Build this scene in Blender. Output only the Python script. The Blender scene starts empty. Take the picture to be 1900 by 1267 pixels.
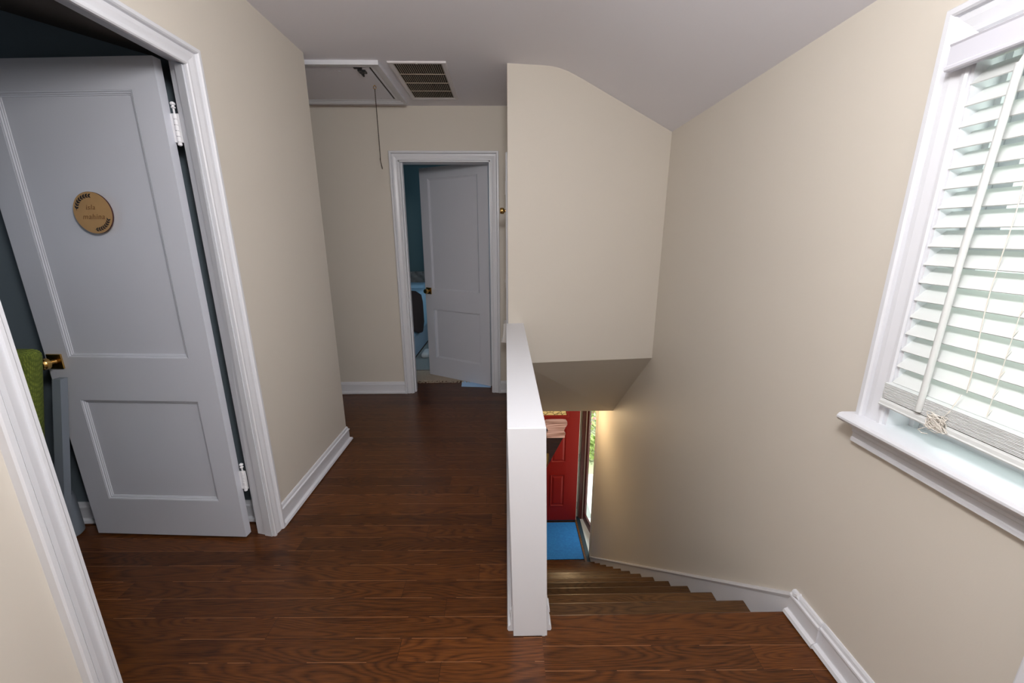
import bpy, bmesh, math, random
from mathutils import Vector, Matrix
random.seed(7)
C = bpy.context.scene.collection
S = bpy.context.scene
R = math.radians

# ------------------------------------------------------------------ camera
F_PX, PITCH, YAW, ROLL = 742.5, 0.2511, 0.0158, -0.0017
CAM = Vector((0, 0, 1.4118))
fw = Vector((math.sin(YAW)*math.cos(PITCH), math.cos(YAW)*math.cos(PITCH), -math.sin(PITCH)))
rt0 = Vector((math.cos(YAW), -math.sin(YAW), 0)); up0 = rt0.cross(fw)
rt = math.cos(ROLL)*rt0 + math.sin(ROLL)*up0
up = -math.sin(ROLL)*rt0 + math.cos(ROLL)*up0
cd = bpy.data.cameras.new('camera'); cam = bpy.data.objects.new('camera', cd); C.objects.link(cam)
M = Matrix((rt, up, -fw)).transposed().to_4x4(); M.translation = CAM
cam.matrix_world = M
cd.sensor_fit = 'HORIZONTAL'; cd.sensor_width = 36; cd.lens = 36*F_PX/1900
cd.clip_start = 0.03; cd.clip_end = 200
S.camera = cam

# ------------------------------------------------------------------ world, lights, exposure
S.view_settings.view_transform = 'Standard'; S.view_settings.look = 'None'
S.view_settings.exposure = 0.10; S.view_settings.gamma = 1; S.view_settings.use_curve_mapping = False
S.cycles.use_denoising = True
S.cycles.max_bounces = 10; S.cycles.diffuse_bounces = 6; S.cycles.sample_clamp_indirect = 4
w = bpy.data.worlds.new('sky'); S.world = w; w.use_nodes = True
bg = w.node_tree.nodes['Background']
bg.inputs[0].default_value = (0.92, 1.0, 0.97, 1); bg.inputs[1].default_value = 1.5

def area(name, loc, rot, size, power, col, size_y=None, spread=180):
    l = bpy.data.lights.new(name, 'AREA'); l.energy = power; l.color = col; l.size = size
    if size_y: l.shape = 'RECTANGLE'; l.size_y = size_y
    l.spread = R(spread)
    o = bpy.data.objects.new(name, l); C.objects.link(o); o.location = loc; o.rotation_euler = rot
    return o
def bulb(name, loc, power, col, rad=0.06):
    l = bpy.data.lights.new(name, 'POINT'); l.energy = power; l.color = col; l.shadow_soft_size = rad
    o = bpy.data.objects.new(name, l); C.objects.link(o); o.location = loc
    return o
bulb('landing_fill_light', (0.05, 0.20, 2.12), 80, (1.0, 0.985, 0.98), 0.16)  # unseen light added above the landing to brighten ceiling and walls
area('window_daylight', (1.30, 0.62, 1.42), (0, R(90), 0), 0.85, 4, (0.95, 1.0, 0.98), 0.9)
area('doorway_daylight', (1.75, 4.85, -1.5), (0, R(90), 0), 0.7, 16, (0.96, 1.0, 0.96), 1.6)
bulb('entry_lamp_light', (0.72, 4.25, -0.55), 12, (1.0, 0.72, 0.40), 0.08)
bulb('bedroom_fill_light', (-0.9, 5.2, 2.1), 3.2, (0.70, 0.86, 1.0), 0.3)  # weak cool fill added inside the bedroom, no lamp is built
area('bedroom_daylight_fill', (0.5, 4.9, 1.5), (0, R(90), 0), 0.9, 8, (0.62, 0.82, 1.0), 1.2)  # added inside the bedroom in place of daylight, no window is built
area('side_room_daylight_fill', (-3.5, 0.2, 1.5), (R(0), R(-90), 0), 0.8, 3, (0.72, 0.84, 1.0), 1.0)  # cool fill added in the side room, without any window behind it
sun = bpy.data.lights.new('sun', 'SUN'); sun.energy = 5; sun.angle = R(2); sun.color = (1, .97, .9)
so = bpy.data.objects.new('sun', sun); C.objects.link(so); so.rotation_euler = (R(33), R(2), 0)

# ------------------------------------------------------------------ measured sizes
XL, XLB = -1.145, -1.232       # left wall face / its back in the side room
XR, XRO = 1.106, 1.27          # right wall face / outside
YL, YF, YFB = 2.636, 3.565, 3.68
ZC, ZK = 2.44, 2.095           # flat ceiling / top of right wall
YN, G, RI = 1.2433, 0.2416, 0.2074
NR = 13
ZF = -NR*RI                    # lower floor
XH0, XH1, YH, ZH, LEAN = 0.0022, 0.1262, 1.152, 0.835, 0.0195

# ------------------------------------------------------------------ materials
MATS = {}
def mat(name, col, rough=0.5, metal=0, bump=0, bscale=60, var=0, vscale=4, spec=None, coat=0, emis=None, estr=0, trans=0, sub=0):
    m = bpy.data.materials.new(name); m.use_nodes = True; nt = m.node_tree; N = nt.nodes; L = nt.links
    b = N['Principled BSDF']
    b.inputs['Roughness'].default_value = rough; b.inputs['Metallic'].default_value = metal
    b.inputs['Base Color'].default_value = (*col, 1)
    if spec is not None: b.inputs['Specular IOR Level'].default_value = spec
    if coat: b.inputs['Coat Weight'].default_value = coat
    if trans: b.inputs['Transmission Weight'].default_value = trans
    if emis: b.inputs['Emission Color'].default_value = (*emis, 1); b.inputs['Emission Strength'].default_value = estr
    tc = N.new('ShaderNodeTexCoord')
    if var:
        n = N.new('ShaderNodeTexNoise'); n.inputs['Scale'].default_value = vscale; n.inputs['Detail'].default_value = 4
        L.new(tc.outputs['Object'], n.inputs['Vector'])
        mr = N.new('ShaderNodeMapRange'); mr.inputs['To Min'].default_value = 1-var; mr.inputs['To Max'].default_value = 1+var
        L.new(n.outputs['Fac'], mr.inputs['Value'])
        mx = N.new('ShaderNodeVectorMath'); mx.operation = 'SCALE'; mx.inputs[0].default_value = col
        L.new(mr.outputs['Result'], mx.inputs['Scale']); L.new(mx.outputs['Vector'], b.inputs['Base Color'])
    if bump:
        n = N.new('ShaderNodeTexNoise'); n.inputs['Scale'].default_value = bscale; n.inputs['Detail'].default_value = 3
        L.new(tc.outputs['Object'], n.inputs['Vector'])
        bm_ = N.new('ShaderNodeBump'); bm_.inputs['Strength'].default_value = bump; bm_.inputs['Distance'].default_value = 0.002
        L.new(n.outputs['Fac'], bm_.inputs['Height']); L.new(bm_.outputs['Normal'], b.inputs['Normal'])
    MATS[name] = m
    return m
WALL = mat('wall_paint_beige', (0.625, 0.580, 0.512), 0.62, bump=0.06, bscale=220, var=0.012, vscale=3)
CEIL = mat('ceiling_paint', (0.77, 0.76, 0.81), 0.75, bump=0.06, bscale=180, var=0.01)
TRIM = mat('trim_white_semigloss', (0.68, 0.69, 0.73), 0.32, bump=0.03, bscale=70, var=0.01)
TRIM2 = mat('half_wall_white', (0.70, 0.71, 0.75), 0.38, bump=0.05, bscale=160, var=0.01)
DOORW = mat('door_white_paint', (0.60, 0.615, 0.675), 0.36, bump=0.05, bscale=110, var=0.01)
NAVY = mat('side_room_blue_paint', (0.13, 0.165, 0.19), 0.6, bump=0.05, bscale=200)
DARKC = mat('side_room_ceiling_shade', (0.07, 0.055, 0.045), 0.9)  # the ceiling's lack of light is put into this dark colour
TEAL = mat('bedroom_teal_paint', (0.085, 0.15, 0.165), 0.6, bump=0.05, bscale=200)
BRASS = mat('brushed_brass', (0.58, 0.37, 0.12), 0.25, 1, bump=0.04, bscale=150)
HINGEP = mat('hinge_painted', (0.82, 0.82, 0.85), 0.35)
BLACK = mat('black_metal', (0.012, 0.012, 0.013), 0.45)
DARKGAP = mat('gap_shade', (0.03, 0.025, 0.02), 0.9)  # near-black stand-in for the shade around the hatch panel
RED = mat('front_door_red_paint', (0.19, 0.0055, 0.003), 0.5, bump=0.03, bscale=60, spec=.25)
MAROON = mat('storm_door_maroon', (0.085, 0.012, 0.012), 0.3)
PALEEDGE = mat('door_edge_pale_paint', (0.80, 0.90, 0.80), 0.5)
BLIND = mat('blind_slat_white', (0.66, 0.68, 0.675), 0.4, var=0.01, vscale=8)
VALM = mat('blind_valance_white', (0.60, 0.60, 0.66), 0.42)
CORD = mat('cord_offwhite', (0.72, 0.68, 0.62), 0.8)
VENT = mat('vent_cream_metal', (0.50, 0.43, 0.34), 0.5)
VENTF = mat('vent_frame_paint', (0.66, 0.63, 0.64), 0.5)
DUCT = mat('duct_dark', (0.016, 0.009, 0.005), 0.9)
CHAIN = mat('pull_chain_bronze', (0.05, 0.035, 0.025), 0.4, 0.6)
PLATE = mat('plate_white', (0.75, 0.73, 0.70), 0.4)
CONC = mat('porch_concrete', (0.75, 0.75, 0.75), 0.8, var=0.05)
LAWN = mat('lawn', (0.50, 0.52, 0.34), 0.9, var=0.3, vscale=3)
LEAFM = mat('shrub_leaves', (0.40, 0.50, 0.16), 0.6, var=0.4, vscale=6)
FLOWER = mat('shrub_flowers', (0.75, 0.35, 0.36), 0.6)
GREY = mat('chair_frame_grey', (0.20, 0.23, 0.27), 0.5)
HEADB = mat('headboard_grey_velvet', (0.20, 0.19, 0.18), 0.85, bump=0.1, bscale=300)
DUVET = mat('duvet_pale_blue', (0.36, 0.56, 0.72), 0.85, bump=0.5, bscale=9, var=0.12, vscale=9)
BEDF = mat('bed_frame_blue_grey', (0.30, 0.38, 0.46), 0.5)
THROW = mat('throw_dark_brown', (0.026, 0.008, 0.007), 0.95, bump=0.6, bscale=40)
RUGT = mat('rug_tan_wool', (0.42, 0.35, 0.27), 0.95, bump=0.6, bscale=120, var=0.15, vscale=60)
RUGP = mat('rug_pale_grey', (0.30, 0.33, 0.32), 0.95, bump=0.5, bscale=120, var=0.1, vscale=40)
BLUEPATCH = mat('pale_blue_patch', (0.42, 0.66, 0.95), 0.8)
SLIP = mat('slipper_white', (0.7, 0.72, 0.72), 0.8)
SIGNW = mat('sign_plywood', (0.42, 0.25, 0.10), 0.5, var=0.12, vscale=25)
SIGNE = mat('sign_burnt_edge', (0.05, 0.012, 0.012), 0.7)
GOLD = mat('sign_lettering_gold', (0.20, 0.085, 0.018), 0.45)
INK = mat('sign_ink', (0.006, 0.006, 0.012), 0.6)
RUBBER = mat('threshold_dark_rubber', (0.012, 0.03, 0.05), 0.45)
LITE = mat('leaded_glass', (0.75, 0.62, 0.33), 0.3, spec=0.5)
ENDPAINT = mat('lower_wall_paint', (0.63, 0.565, 0.475), 0.6)

def glass():
    m = bpy.data.materials.new('window_glass'); m.use_nodes = True; nt = m.node_tree; nt.nodes.clear()
    o = nt.nodes.new('ShaderNodeOutputMaterial'); t = nt.nodes.new('ShaderNodeBsdfTransparent'); g = nt.nodes.new('ShaderNodeBsdfGlossy')
    t.inputs[0].default_value = (0.93, 0.97, 0.95, 1); g.inputs['Roughness'].default_value = 0.02
    x = nt.nodes.new('ShaderNodeMixShader'); x.inputs[0].default_value = 0.05
    nt.links.new(t.outputs[0], x.inputs[1]); nt.links.new(g.outputs[0], x.inputs[2])
    nt.links.new(x.outputs[0], o.inputs[0]); return m
GLASS = glass()

def fabric(name, c1, c2, scale):
    m = bpy.data.materials.new(name); m.use_nodes = True; nt = m.node_tree; N = nt.nodes; L = nt.links; b = N['Principled BSDF']
    b.inputs['Roughness'].default_value = 0.9
    tc = N.new('ShaderNodeTexCoord'); wv = []
    for d in ('X', 'Y', 'Z'):
        t = N.new('ShaderNodeTexWave'); t.bands_direction = d; t.inputs['Scale'].default_value = scale; t.inputs['Distortion'].default_value = 0.6
        t.inputs['Detail'].default_value = 2; L.new(tc.outputs['Object'], t.inputs['Vector']); wv.append(t)
    a = N.new('ShaderNodeMath'); a.operation = 'MULTIPLY'; L.new(wv[0].outputs['Fac'], a.inputs[0]); L.new(wv[1].outputs['Fac'], a.inputs[1])
    s = N.new('ShaderNodeMath'); s.operation = 'ADD'; L.new(a.outputs[0], s.inputs[0]); L.new(wv[2].outputs['Fac'], s.inputs[1])
    n = N.new('ShaderNodeTexNoise'); n.inputs['Scale'].default_value = scale*1.3; L.new(tc.outputs['Object'], n.inputs['Vector'])
    s2 = N.new('ShaderNodeMath'); s2.operation = 'MULTIPLY'; L.new(s.outputs[0], s2.inputs[0]); L.new(n.outputs['Fac'], s2.inputs[1])
    r = N.new('ShaderNodeMix'); r.data_type = 'RGBA'; r.inputs['A'].default_value = (*c1, 1); r.inputs['B'].default_value = (*c2, 1)
    L.new(s2.outputs[0], r.inputs['Factor']); L.new(r.outputs['Result'], b.inputs['Base Color'])
    bp = N.new('ShaderNodeBump'); bp.inputs['Strength'].default_value = 0.6; bp.inputs['Distance'].default_value = 0.003
    L.new(s2.outputs[0], bp.inputs['Height']); L.new(bp.outputs['Normal'], b.inputs['Normal'])
    return m
GREEN = fabric('green_tweed', (0.045, 0.075, 0.008), (0.22, 0.27, 0.03), 55)
MATB = fabric('blue_woven_mat', (0.011, 0.11, 0.38), (0.05, 0.40, 0.80), 26)

def oak(name, plank, y0, seams=True, dark=(0.026, 0.0072, 0.0022), mid=(0.112, 0.036, 0.0075), rough=0.30, zmix=0.0, length=1.15, tint=(1, 1, 1)):
    """stained red oak boards running along X; plank width and phase in metres of world Y"""
    m = bpy.data.materials.new(name); m.use_nodes = True; nt = m.node_tree; N = nt.nodes; L = nt.links; b = N['Principled BSDF']
    def math_(op, a, c=None):
        n = N.new('ShaderNodeMath'); n.operation = op
        for i, v in enumerate((a, c)):
            if v is None: continue
            if isinstance(v, (int, float)): n.inputs[i].default_value = v
            else: L.new(v, n.inputs[i])
        return n.outputs[0]
    geo = N.new('ShaderNodeNewGeometry'); sp = N.new('ShaderNodeSeparateXYZ'); L.new(geo.outputs['Position'], sp.inputs[0])
    x, y, z = sp.outputs
    v = math_('DIVIDE', math_('SUBTRACT', math_('SUBTRACT', y, math_('MULTIPLY', x, -0.012)), y0), plank)
    row = math_('FLOOR', v); fy = math_('SUBTRACT', v, row)
    zr = math_('FLOOR', math_('MULTIPLY', math_('ADD', z, 0.03), 1/RI))
    wn = N.new('ShaderNodeTexWhiteNoise'); wn.noise_dimensions = '2D'
    cb = N.new('ShaderNodeCombineXYZ'); L.new(row, cb.inputs[0]); L.new(zr, cb.inputs[1]); L.new(cb.outputs[0], wn.inputs['Vector'])
    xs = math_('DIVIDE', math_('ADD', x, math_('MULTIPLY', wn.outputs['Value'], 3.7)), length)
    col = math_('FLOOR', xs); fx = math_('SUBTRACT', xs, col)
    wn2 = N.new('ShaderNodeTexWhiteNoise'); wn2.noise_dimensions = '3D'
    cb2 = N.new('ShaderNodeCombineXYZ'); L.new(row, cb2.inputs[0]); L.new(col, cb2.inputs[1]); L.new(zr, cb2.inputs[2]); L.new(cb2.outputs[0], wn2.inputs['Vector'])
    rnd = wn2.outputs['Value']
    # cathedral grain = contour lines of stretched noise
    cg = N.new('ShaderNodeCombineXYZ')
    L.new(math_('ADD', math_('MULTIPLY', x, 1.5), math_('MULTIPLY', rnd, 31.0)), cg.inputs[0])
    L.new(math_('ADD', math_('MULTIPLY', math_('ADD', y, z), 10.5), math_('MULTIPLY', rnd, 57.0)), cg.inputs[1])
    n1 = N.new('ShaderNodeTexNoise'); n1.inputs['Scale'].default_value = 1.0; n1.inputs['Detail'].default_value = 1.2; n1.inputs['Roughness'].default_value = 0.35
    L.new(cg.outputs[0], n1.inputs['Vector'])
    ring = math_('FRACT', math_('MULTIPLY', n1.outputs['Fac'], 22.0))
    ring = math_('POWER', math_('ABSOLUTE', math_('SUBTRACT', math_('MULTIPLY', ring, 2.0), 1.0)), 1.6)
    # pores: long fine dashes
    cp = N.new('ShaderNodeCombineXYZ')
    L.new(math_('ADD', math_('MULTIPLY', x, 14.0), math_('MULTIPLY', rnd, 11.0)), cp.inputs[0]); L.new(math_('MULTIPLY', math_('ADD', y, z), 420.0), cp.inputs[1])
    n2 = N.new('ShaderNodeTexNoise'); n2.inputs['Scale'].default_value = 1.0; n2.inputs['Detail'].default_value = 1.5
    L.new(cp.outputs[0], n2.inputs['Vector'])
    pore = N.new('ShaderNodeMapRange'); pore.inputs['From Min'].default_value = 0.40; pore.inputs['From Max'].default_value = 0.62
    L.new(n2.outputs['Fac'], pore.inputs['Value'])
    # broken up by patches
    n3 = N.new('ShaderNodeTexNoise'); n3.inputs['Scale'].default_value = 2.2; n3.inputs['Detail'].default_value = 3
    L.new(geo.outputs['Position'], n3.inputs['Vector'])
    g = math_('ADD', math_('MULTIPLY', math_('MULTIPLY', ring, math_('ADD', 0.45, n3.outputs['Fac'])), 0.55), math_('MULTIPLY', pore.outputs['Result'], 0.50))
    g = math_('MINIMUM', g, 1.0)
    mx = N.new('ShaderNodeMix'); mx.data_type = 'RGBA'
    mx.inputs['A'].default_value = (mid[0]*tint[0], mid[1]*tint[1], mid[2]*tint[2], 1); mx.inputs['B'].default_value = (*dark, 1)
    L.new(g, mx.inputs['Factor'])
    tone = math_('ADD', 0.72, math_('MULTIPLY', rnd, 0.55))
    sc = N.new('ShaderNodeVectorMath'); sc.operation = 'SCALE'; L.new(mx.outputs['Result'], sc.inputs[0]); L.new(tone, sc.inputs['Scale'])
    out = sc.outputs['Vector']
    hgt = math_('MULTIPLY', g, -0.25)
    if seams:
        e1 = math_('MINIMUM', fy, math_('SUBTRACT', 1.0, fy))
        s1 = math_('LESS_THAN', math_('MULTIPLY', e1, plank), 0.0009)
        e2 = math_('MINIMUM', fx, math_('SUBTRACT', 1.0, fx))
        s2 = math_('LESS_THAN', math_('MULTIPLY', e2, length), 0.0010)
        n4 = N.new('ShaderNodeTexNoise'); n4.inputs['Scale'].default_value = 5; L.new(geo.outputs['Position'], n4.inputs['Vector'])
        tan = math_('GREATER_THAN', n4.outputs['Fac'], 0.47)
        ma = N.new('ShaderNodeMix'); ma.data_type = 'RGBA'; ma.inputs['A'].default_value = (0.02, 0.006, 0.003, 1); ma.inputs['B'].default_value = (0.30, 0.14, 0.06, 1)
        L.new(tan, ma.inputs['Factor'])
        mb_ = N.new('ShaderNodeMix'); mb_.data_type = 'RGBA'; L.new(math_('MULTIPLY', s1, 0.75), mb_.inputs['Factor'])
        L.new(out, mb_.inputs['A']); L.new(ma.outputs['Result'], mb_.inputs['B'])
        mc = N.new('ShaderNodeMix'); mc.data_type = 'RGBA'; mc.inputs['B'].default_value = (0.02, 0.006, 0.003, 1)
        L.new(math_('MULTIPLY', s2, 0.8), mc.inputs['Factor']); L.new(mb_.outputs['Result'], mc.inputs['A'])
        out = mc.outputs['Result']
        hgt = math_('SUBTRACT', hgt, math_('MAXIMUM', s1, s2))
    L.new(out, b.inputs['Base Color'])
    b.inputs['Roughness'].default_value = rough
    b.inputs['Specular IOR Level'].default_value = 0.32
    bp = N.new('ShaderNodeBump'); bp.inputs['Strength'].default_value = 0.35; bp.inputs['Distance'].default_value = 0.0012
    L.new(hgt, bp.inputs['Height']); L.new(bp.outputs['Normal'], b.inputs['Normal'])
    return m
FLOORM = oak('oak_floor', 0.0852, 1.148)
LANDM = oak('oak_landing', 0.0852, 1.1165, length=2.4)
TREADM = oak('oak_tread', G, YN, seams=False, mid=(0.125, 0.058, 0.020), dark=(0.035, 0.014, 0.006), length=5)
RAILM = oak('oak_handrail_lit', 5.0, -2, seams=False, mid=(0.55, 0.34, 0.26), dark=(0.14, 0.055, 0.03), rough=0.35, length=9)  # end face: window light put into a paler, pinker oak
RAILD = oak('oak_handrail_shaded', 5.0, -2, seams=False, mid=(0.12, 0.062, 0.035), dark=(0.03, 0.014, 0.008), rough=0.35, length=9)  # darker copy of the rail oak, shade of its underside in the colour

# ------------------------------------------------------------------ mesh helpers
class MB:
    def __init__(s): s.v = []; s.f = []; s.m = []
    def add(s, vs, fs, M=None, mi=0):
        k = len(s.v)
        s.v += [(M @ Vector(p)) if M else Vector(p) for p in vs]
        s.f += [tuple(i+k for i in f) for f in fs]; s.m += [mi]*len(fs); return s
    def box(s, x0, x1, y0, y1, z0, z1, M=None, mi=0):
        x0, x1 = min(x0, x1), max(x0, x1); y0, y1 = min(y0, y1), max(y0, y1); z0, z1 = min(z0, z1), max(z0, z1)
        vs = [(x, y, z) for z in (z0, z1) for x, y in ((x0, y0), (x1, y0), (x1, y1), (x0, y1))]
        return s.add(vs, [(0,3,2,1), (4,5,6,7), (0,1,5,4), (1,2,6,5), (2,3,7,6), (3,0,4,7)], M, mi)
    def hexa(s, p, M=None, mi=0):   # 8 points, bottom 4 then top 4
        return s.add(p, [(0,3,2,1), (4,5,6,7), (0,1,5,4), (1,2,6,5), (2,3,7,6), (3,0,4,7)], M, mi)
    def prism(s, poly, axis, a, b, M=None, mi=0):   # poly in the other two axes, extruded along axis
        def P(q, t):
            return {'x': (t, q[0], q[1]), 'y': (q[0], t, q[1]), 'z': (q[0], q[1], t)}[axis]
        n = len(poly); vs = [P(q, a) for q in poly]+[P(q, b) for q in poly]
        fs = [tuple(range(n)), tuple(range(2*n-1, n-1, -1))]+[(i, (i+1) % n, n+(i+1) % n, n+i) for i in range(n)]
        return s.add(vs, fs, M, mi)
    def sweep(s, path, prof, tf, closed=False, mi=0, cap=True):
        """path (u,v) in a plane; prof (offset to the LEFT of the path, height t); tf(u,v,t) -> xyz"""
        n = len(path); rings = []
        for i, p in enumerate(path):
            p = Vector(p); a = Vector(path[i-1]) if (i or closed) else None; b = Vector(path[(i+1) % n]) if (i < n-1 or closed) else None
            d1 = (p-a).normalized() if a is not None else None; d2 = (b-p).normalized() if b is not None else None
            if d1 is None: d1 = d2
            if d2 is None: d2 = d1
            n1 = Vector((-d1.y, d1.x)); n2 = Vector((-d2.y, d2.x)); mm = (n1+n2)
            mm = mm/ max(1e-6, mm.dot(n1))
            rings.append([tf(p.x+mm.x*o, p.y+mm.y*o, t) for o, t in prof])
        k = len(prof); vs = [q for r in rings for q in r]; fs = []
        for i in range(n if closed else n-1):
            j = (i+1) % n
            for q in range(k-1): fs.append((i*k+q, i*k+q+1, j*k+q+1, j*k+q))
            fs.append((i*k+k-1, i*k, j*k, j*k+k-1))
        if not closed and cap: fs += [tuple(range(k)), tuple(range((n-1)*k+k-1, (n-1)*k-1, -1))]
        return s.add(vs, fs, None, mi)
    def lathe(s, prof, M=None, seg=24, mi=0):   # prof (r,z) around local z
        vs = []; fs = []
        for r, z in prof:
            for i in range(seg):
                a = 2*math.pi*i/seg; vs.append((r*math.cos(a), r*math.sin(a), z))
        for j in range(len(prof)-1):
            for i in range(seg):
                fs.append((j*seg+i, j*seg+(i+1) % seg, (j+1)*seg+(i+1) % seg, (j+1)*seg+i))
        fs += [tuple(range(seg-1, -1, -1)), tuple((len(prof)-1)*seg+i for i in range(seg))]
        return s.add(vs, fs, M, mi)
    def tube(s, pts, r, seg=8, mi=0):
        pts = [Vector(p) for p in pts]; rings = []; vs = []; fs = []
        for i, p in enumerate(pts):
            d = (pts[min(i+1, len(pts)-1)]-pts[max(i-1, 0)]).normalized()
            ref = Vector((0, 0, 1)) if abs(d.z) < .9 else Vector((1, 0, 0))
            a = d.cross(ref).normalized(); b = d.cross(a)
            rr = r[i] if isinstance(r, (list, tuple)) else r
            vs += [p+a*rr*math.cos(2*math.pi*k/seg)+b*rr*math.sin(2*math.pi*k/seg) for k in range(seg)]
        for i in range(len(pts)-1):
            for k in range(seg): fs.append((i*seg+k, i*seg+(k+1) % seg, (i+1)*seg+(k+1) % seg, (i+1)*seg+k))
        fs += [tuple(range(seg-1, -1, -1)), tuple((len(pts)-1)*seg+k for k in range(seg))]
        return s.add(vs, fs, None, mi)
    def rbox(s, x0, x1, y0, y1, z0, z1, r, M=None, mi=0):   # softly rounded box via small bmesh bevel
        b = bmesh.new(); bmesh.ops.create_cube(b, size=1)
        for v in b.verts: v.co = Vector((x0+(v.co.x+.5)*(x1-x0), y0+(v.co.y+.5)*(y1-y0), z0+(v.co.z+.5)*(z1-z0)))
        bmesh.ops.bevel(b, geom=b.edges[:], offset=r, segments=4, profile=0.5, affect='EDGES')
        b.verts.index_update(); vs = [v.co.copy() for v in b.verts]; fs = [tuple(v.index for v in f.verts) for f in b.faces]; b.free()
        return s.add(vs, fs, M, mi)

def wloc(o):
    p = Vector((0, 0, 0))
    while o: p += o.location; o = o.parent
    return p
def obj(name, mb, mats, parent=None, kind=None, smooth=False, bevel=0, label=None, cat=None, group=None, origin=None):
    if not isinstance(mats, (list, tuple)): mats = [mats]
    xs = [v.x for v in mb.v]; ys = [v.y for v in mb.v]; zs = [v.z for v in mb.v]
    org = Vector(origin) if origin is not None else Vector(((min(xs)+max(xs))/2, (min(ys)+max(ys))/2, min(zs)))
    me = bpy.data.meshes.new(name); me.from_pydata([tuple(v-org) for v in mb.v], [], mb.f)
    for q in mats: me.materials.append(q)
    for p, i in zip(me.polygons, mb.m): p.material_index = i
    b = bmesh.new(); b.from_mesh(me); bmesh.ops.recalc_face_normals(b, faces=b.faces[:]); b.to_mesh(me); b.free()
    o = bpy.data.objects.new(name, me); C.objects.link(o)
    if parent: o.parent = parent; o.location = org-wloc(parent)
    else: o.location = org
    if smooth:
        for p in me.polygons: p.use_smooth = True
        me.set_sharp_from_angle(angle=R(35))
    if bevel:
        md = o.modifiers.new('bevel', 'BEVEL'); md.width = bevel; md.segments = 2; md.limit_method = 'ANGLE'; md.angle_limit = R(40)
    tag(o, label, cat, group, kind); return o
def tag(o, label=None, cat=None, group=None, kind=None):
    if label: o['label'] = label
    if cat: o['category'] = cat
    if group: o['group'] = group
    if kind: o['kind'] = kind
    return o
def empty(name, loc, label=None, cat=None, group=None, kind=None):
    o = bpy.data.objects.new(name, None); C.objects.link(o); o.location = loc; o.empty_display_size = .05
    return tag(o, label, cat, group, kind)
def holed(axis, a, b, rect, holes):
    """slab of constant thickness a..b on axis; rect & holes = (u0,u1,v0,v1)"""
    mb = MB(); us = sorted({rect[0], rect[1], *[h[0] for h in holes], *[h[1] for h in holes]}); vs = sorted({rect[2], rect[3], *[h[2] for h in holes], *[h[3] for h in holes]})
    for i in range(len(us)-1):
        j = 0
        while j < len(vs)-1:
            def hole(j): 
                cu, cv = (us[i]+us[i+1])/2, (vs[j]+vs[j+1])/2
                return any(h[0] < cu < h[1] and h[2] < cv < h[3] for h in holes)
            if hole(j): j += 1; continue
            k = j
            while k+1 < len(vs)-1 and not hole(k+1): k += 1
            if axis == 'x': mb.box(a, b, us[i], us[i+1], vs[j], vs[k+1])
            else: mb.box(us[i], us[i+1], a, b, vs[j], vs[k+1])
            j = k+1
    return mb
ST = 'structure'

# ------------------------------------------------------------------ room shell
# hall + side room + bedroom floor (one oak floor), landing boards to the right of the half wall
mb = MB(); mb.box(-3.7, XH1+.0, -1.6, 6.5, -0.26, 0)
obj('floor', mb, FLOORM, kind=ST)
mb = MB(); mb.box(XH1, XRO, -1.6, YN-.03, -0.26, -0.0005)
obj('floor_landing', mb, LANDM, kind=ST)
# bull-nosed front board of the landing
def nosing(mb, y1, z, y0=None, x0=XH1+.018, x1=XR-.018):
    y0 = y1-.09 if y0 is None else y0; r = .014
    prof = [(y0, z), (y1-r, z)]+[(y1-r+r*math.sin(a), z-r+r*math.cos(a)) for a in [R(t) for t in (30, 60, 90, 120, 150, 180)]]+[(y0, z-2*r)]
    mb.prism(prof, 'x', x0, x1)
LNOS = oak('oak_nosing', 0.16, YN-.105, seams=False, length=9)
mb = MB(); nosing(mb, YN, 0.0, YN-.118, XH1+.012, XR-.02)
obj('floor_nosing_board', mb, LNOS, kind=ST, smooth=True)

# ceiling: flat, turning into a slope on the stair side
cv = [(-3.8, ZC), (0.24, ZC)]
for x, z in ((0.29, 2.438), (0.34, 2.430), (0.39, 2.416), (0.44, 2.397), (0.50, 2.371)): cv.append((x, z))
cv += [(XR, ZK), (XRO, ZK-.07)]
poly = cv+[(XRO, 2.62), (-3.8, 2.62)]
mb = MB(); mb.prism(poly, 'y', -1.7, 3.0)
mb.box(-2.3, 1.3, 3.0, YF+.02, ZC, 2.62); 
obj('ceiling', mb, CEIL, kind=ST, smooth=True)

# left wall with its doorway (door opening leans a touch like the photo)
YJ0, YJ1b, YJ1t, ZD = 0.905, 1.683, 1.648, 2.018
mb = MB(); mb.box(XLB, XL, -1.6, YJ0, 0, ZC); mb.box(XLB, XL, YJ0, 1.77, 2.072, ZC); mb.box(XL-.02, XL, YJ0, 1.662, ZD+.01, 2.0715)
mb.hexa([(XLB, 1.715, 0), (XL, 1.70, 0), (XL, 1.77, 0), (XLB, 1.77, 0), (XLB, 1.715, 2.072), (XL, 1.665, 2.072), (XL, 1.77, 2.072), (XLB, 1.77, 2.072)])
mb.box(XLB, XL, 1.77, YL, 0, ZC)
obj('wall_left', mb, WALL, kind=ST)
mb = MB(); mb.box(-2.2, XLB, YL-.1, YL, 0, ZC); obj('wall_left_return', mb, WALL, kind=ST)
mb = MB(); mb.box(-2.2, -2.1, YL, YF, 0, ZC); obj('wall_alcove', mb, WALL, kind=ST)
# far wall with bedroom doorway
FX0, FX1, FZ = -0.876, -0.123, 2.035
mb = holed('y', YF, YFB, (-2.2, 0.15, 0, ZC), [(FX0, FX1, 0, FZ)]); obj('wall_far', mb, WALL, kind=ST)
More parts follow.
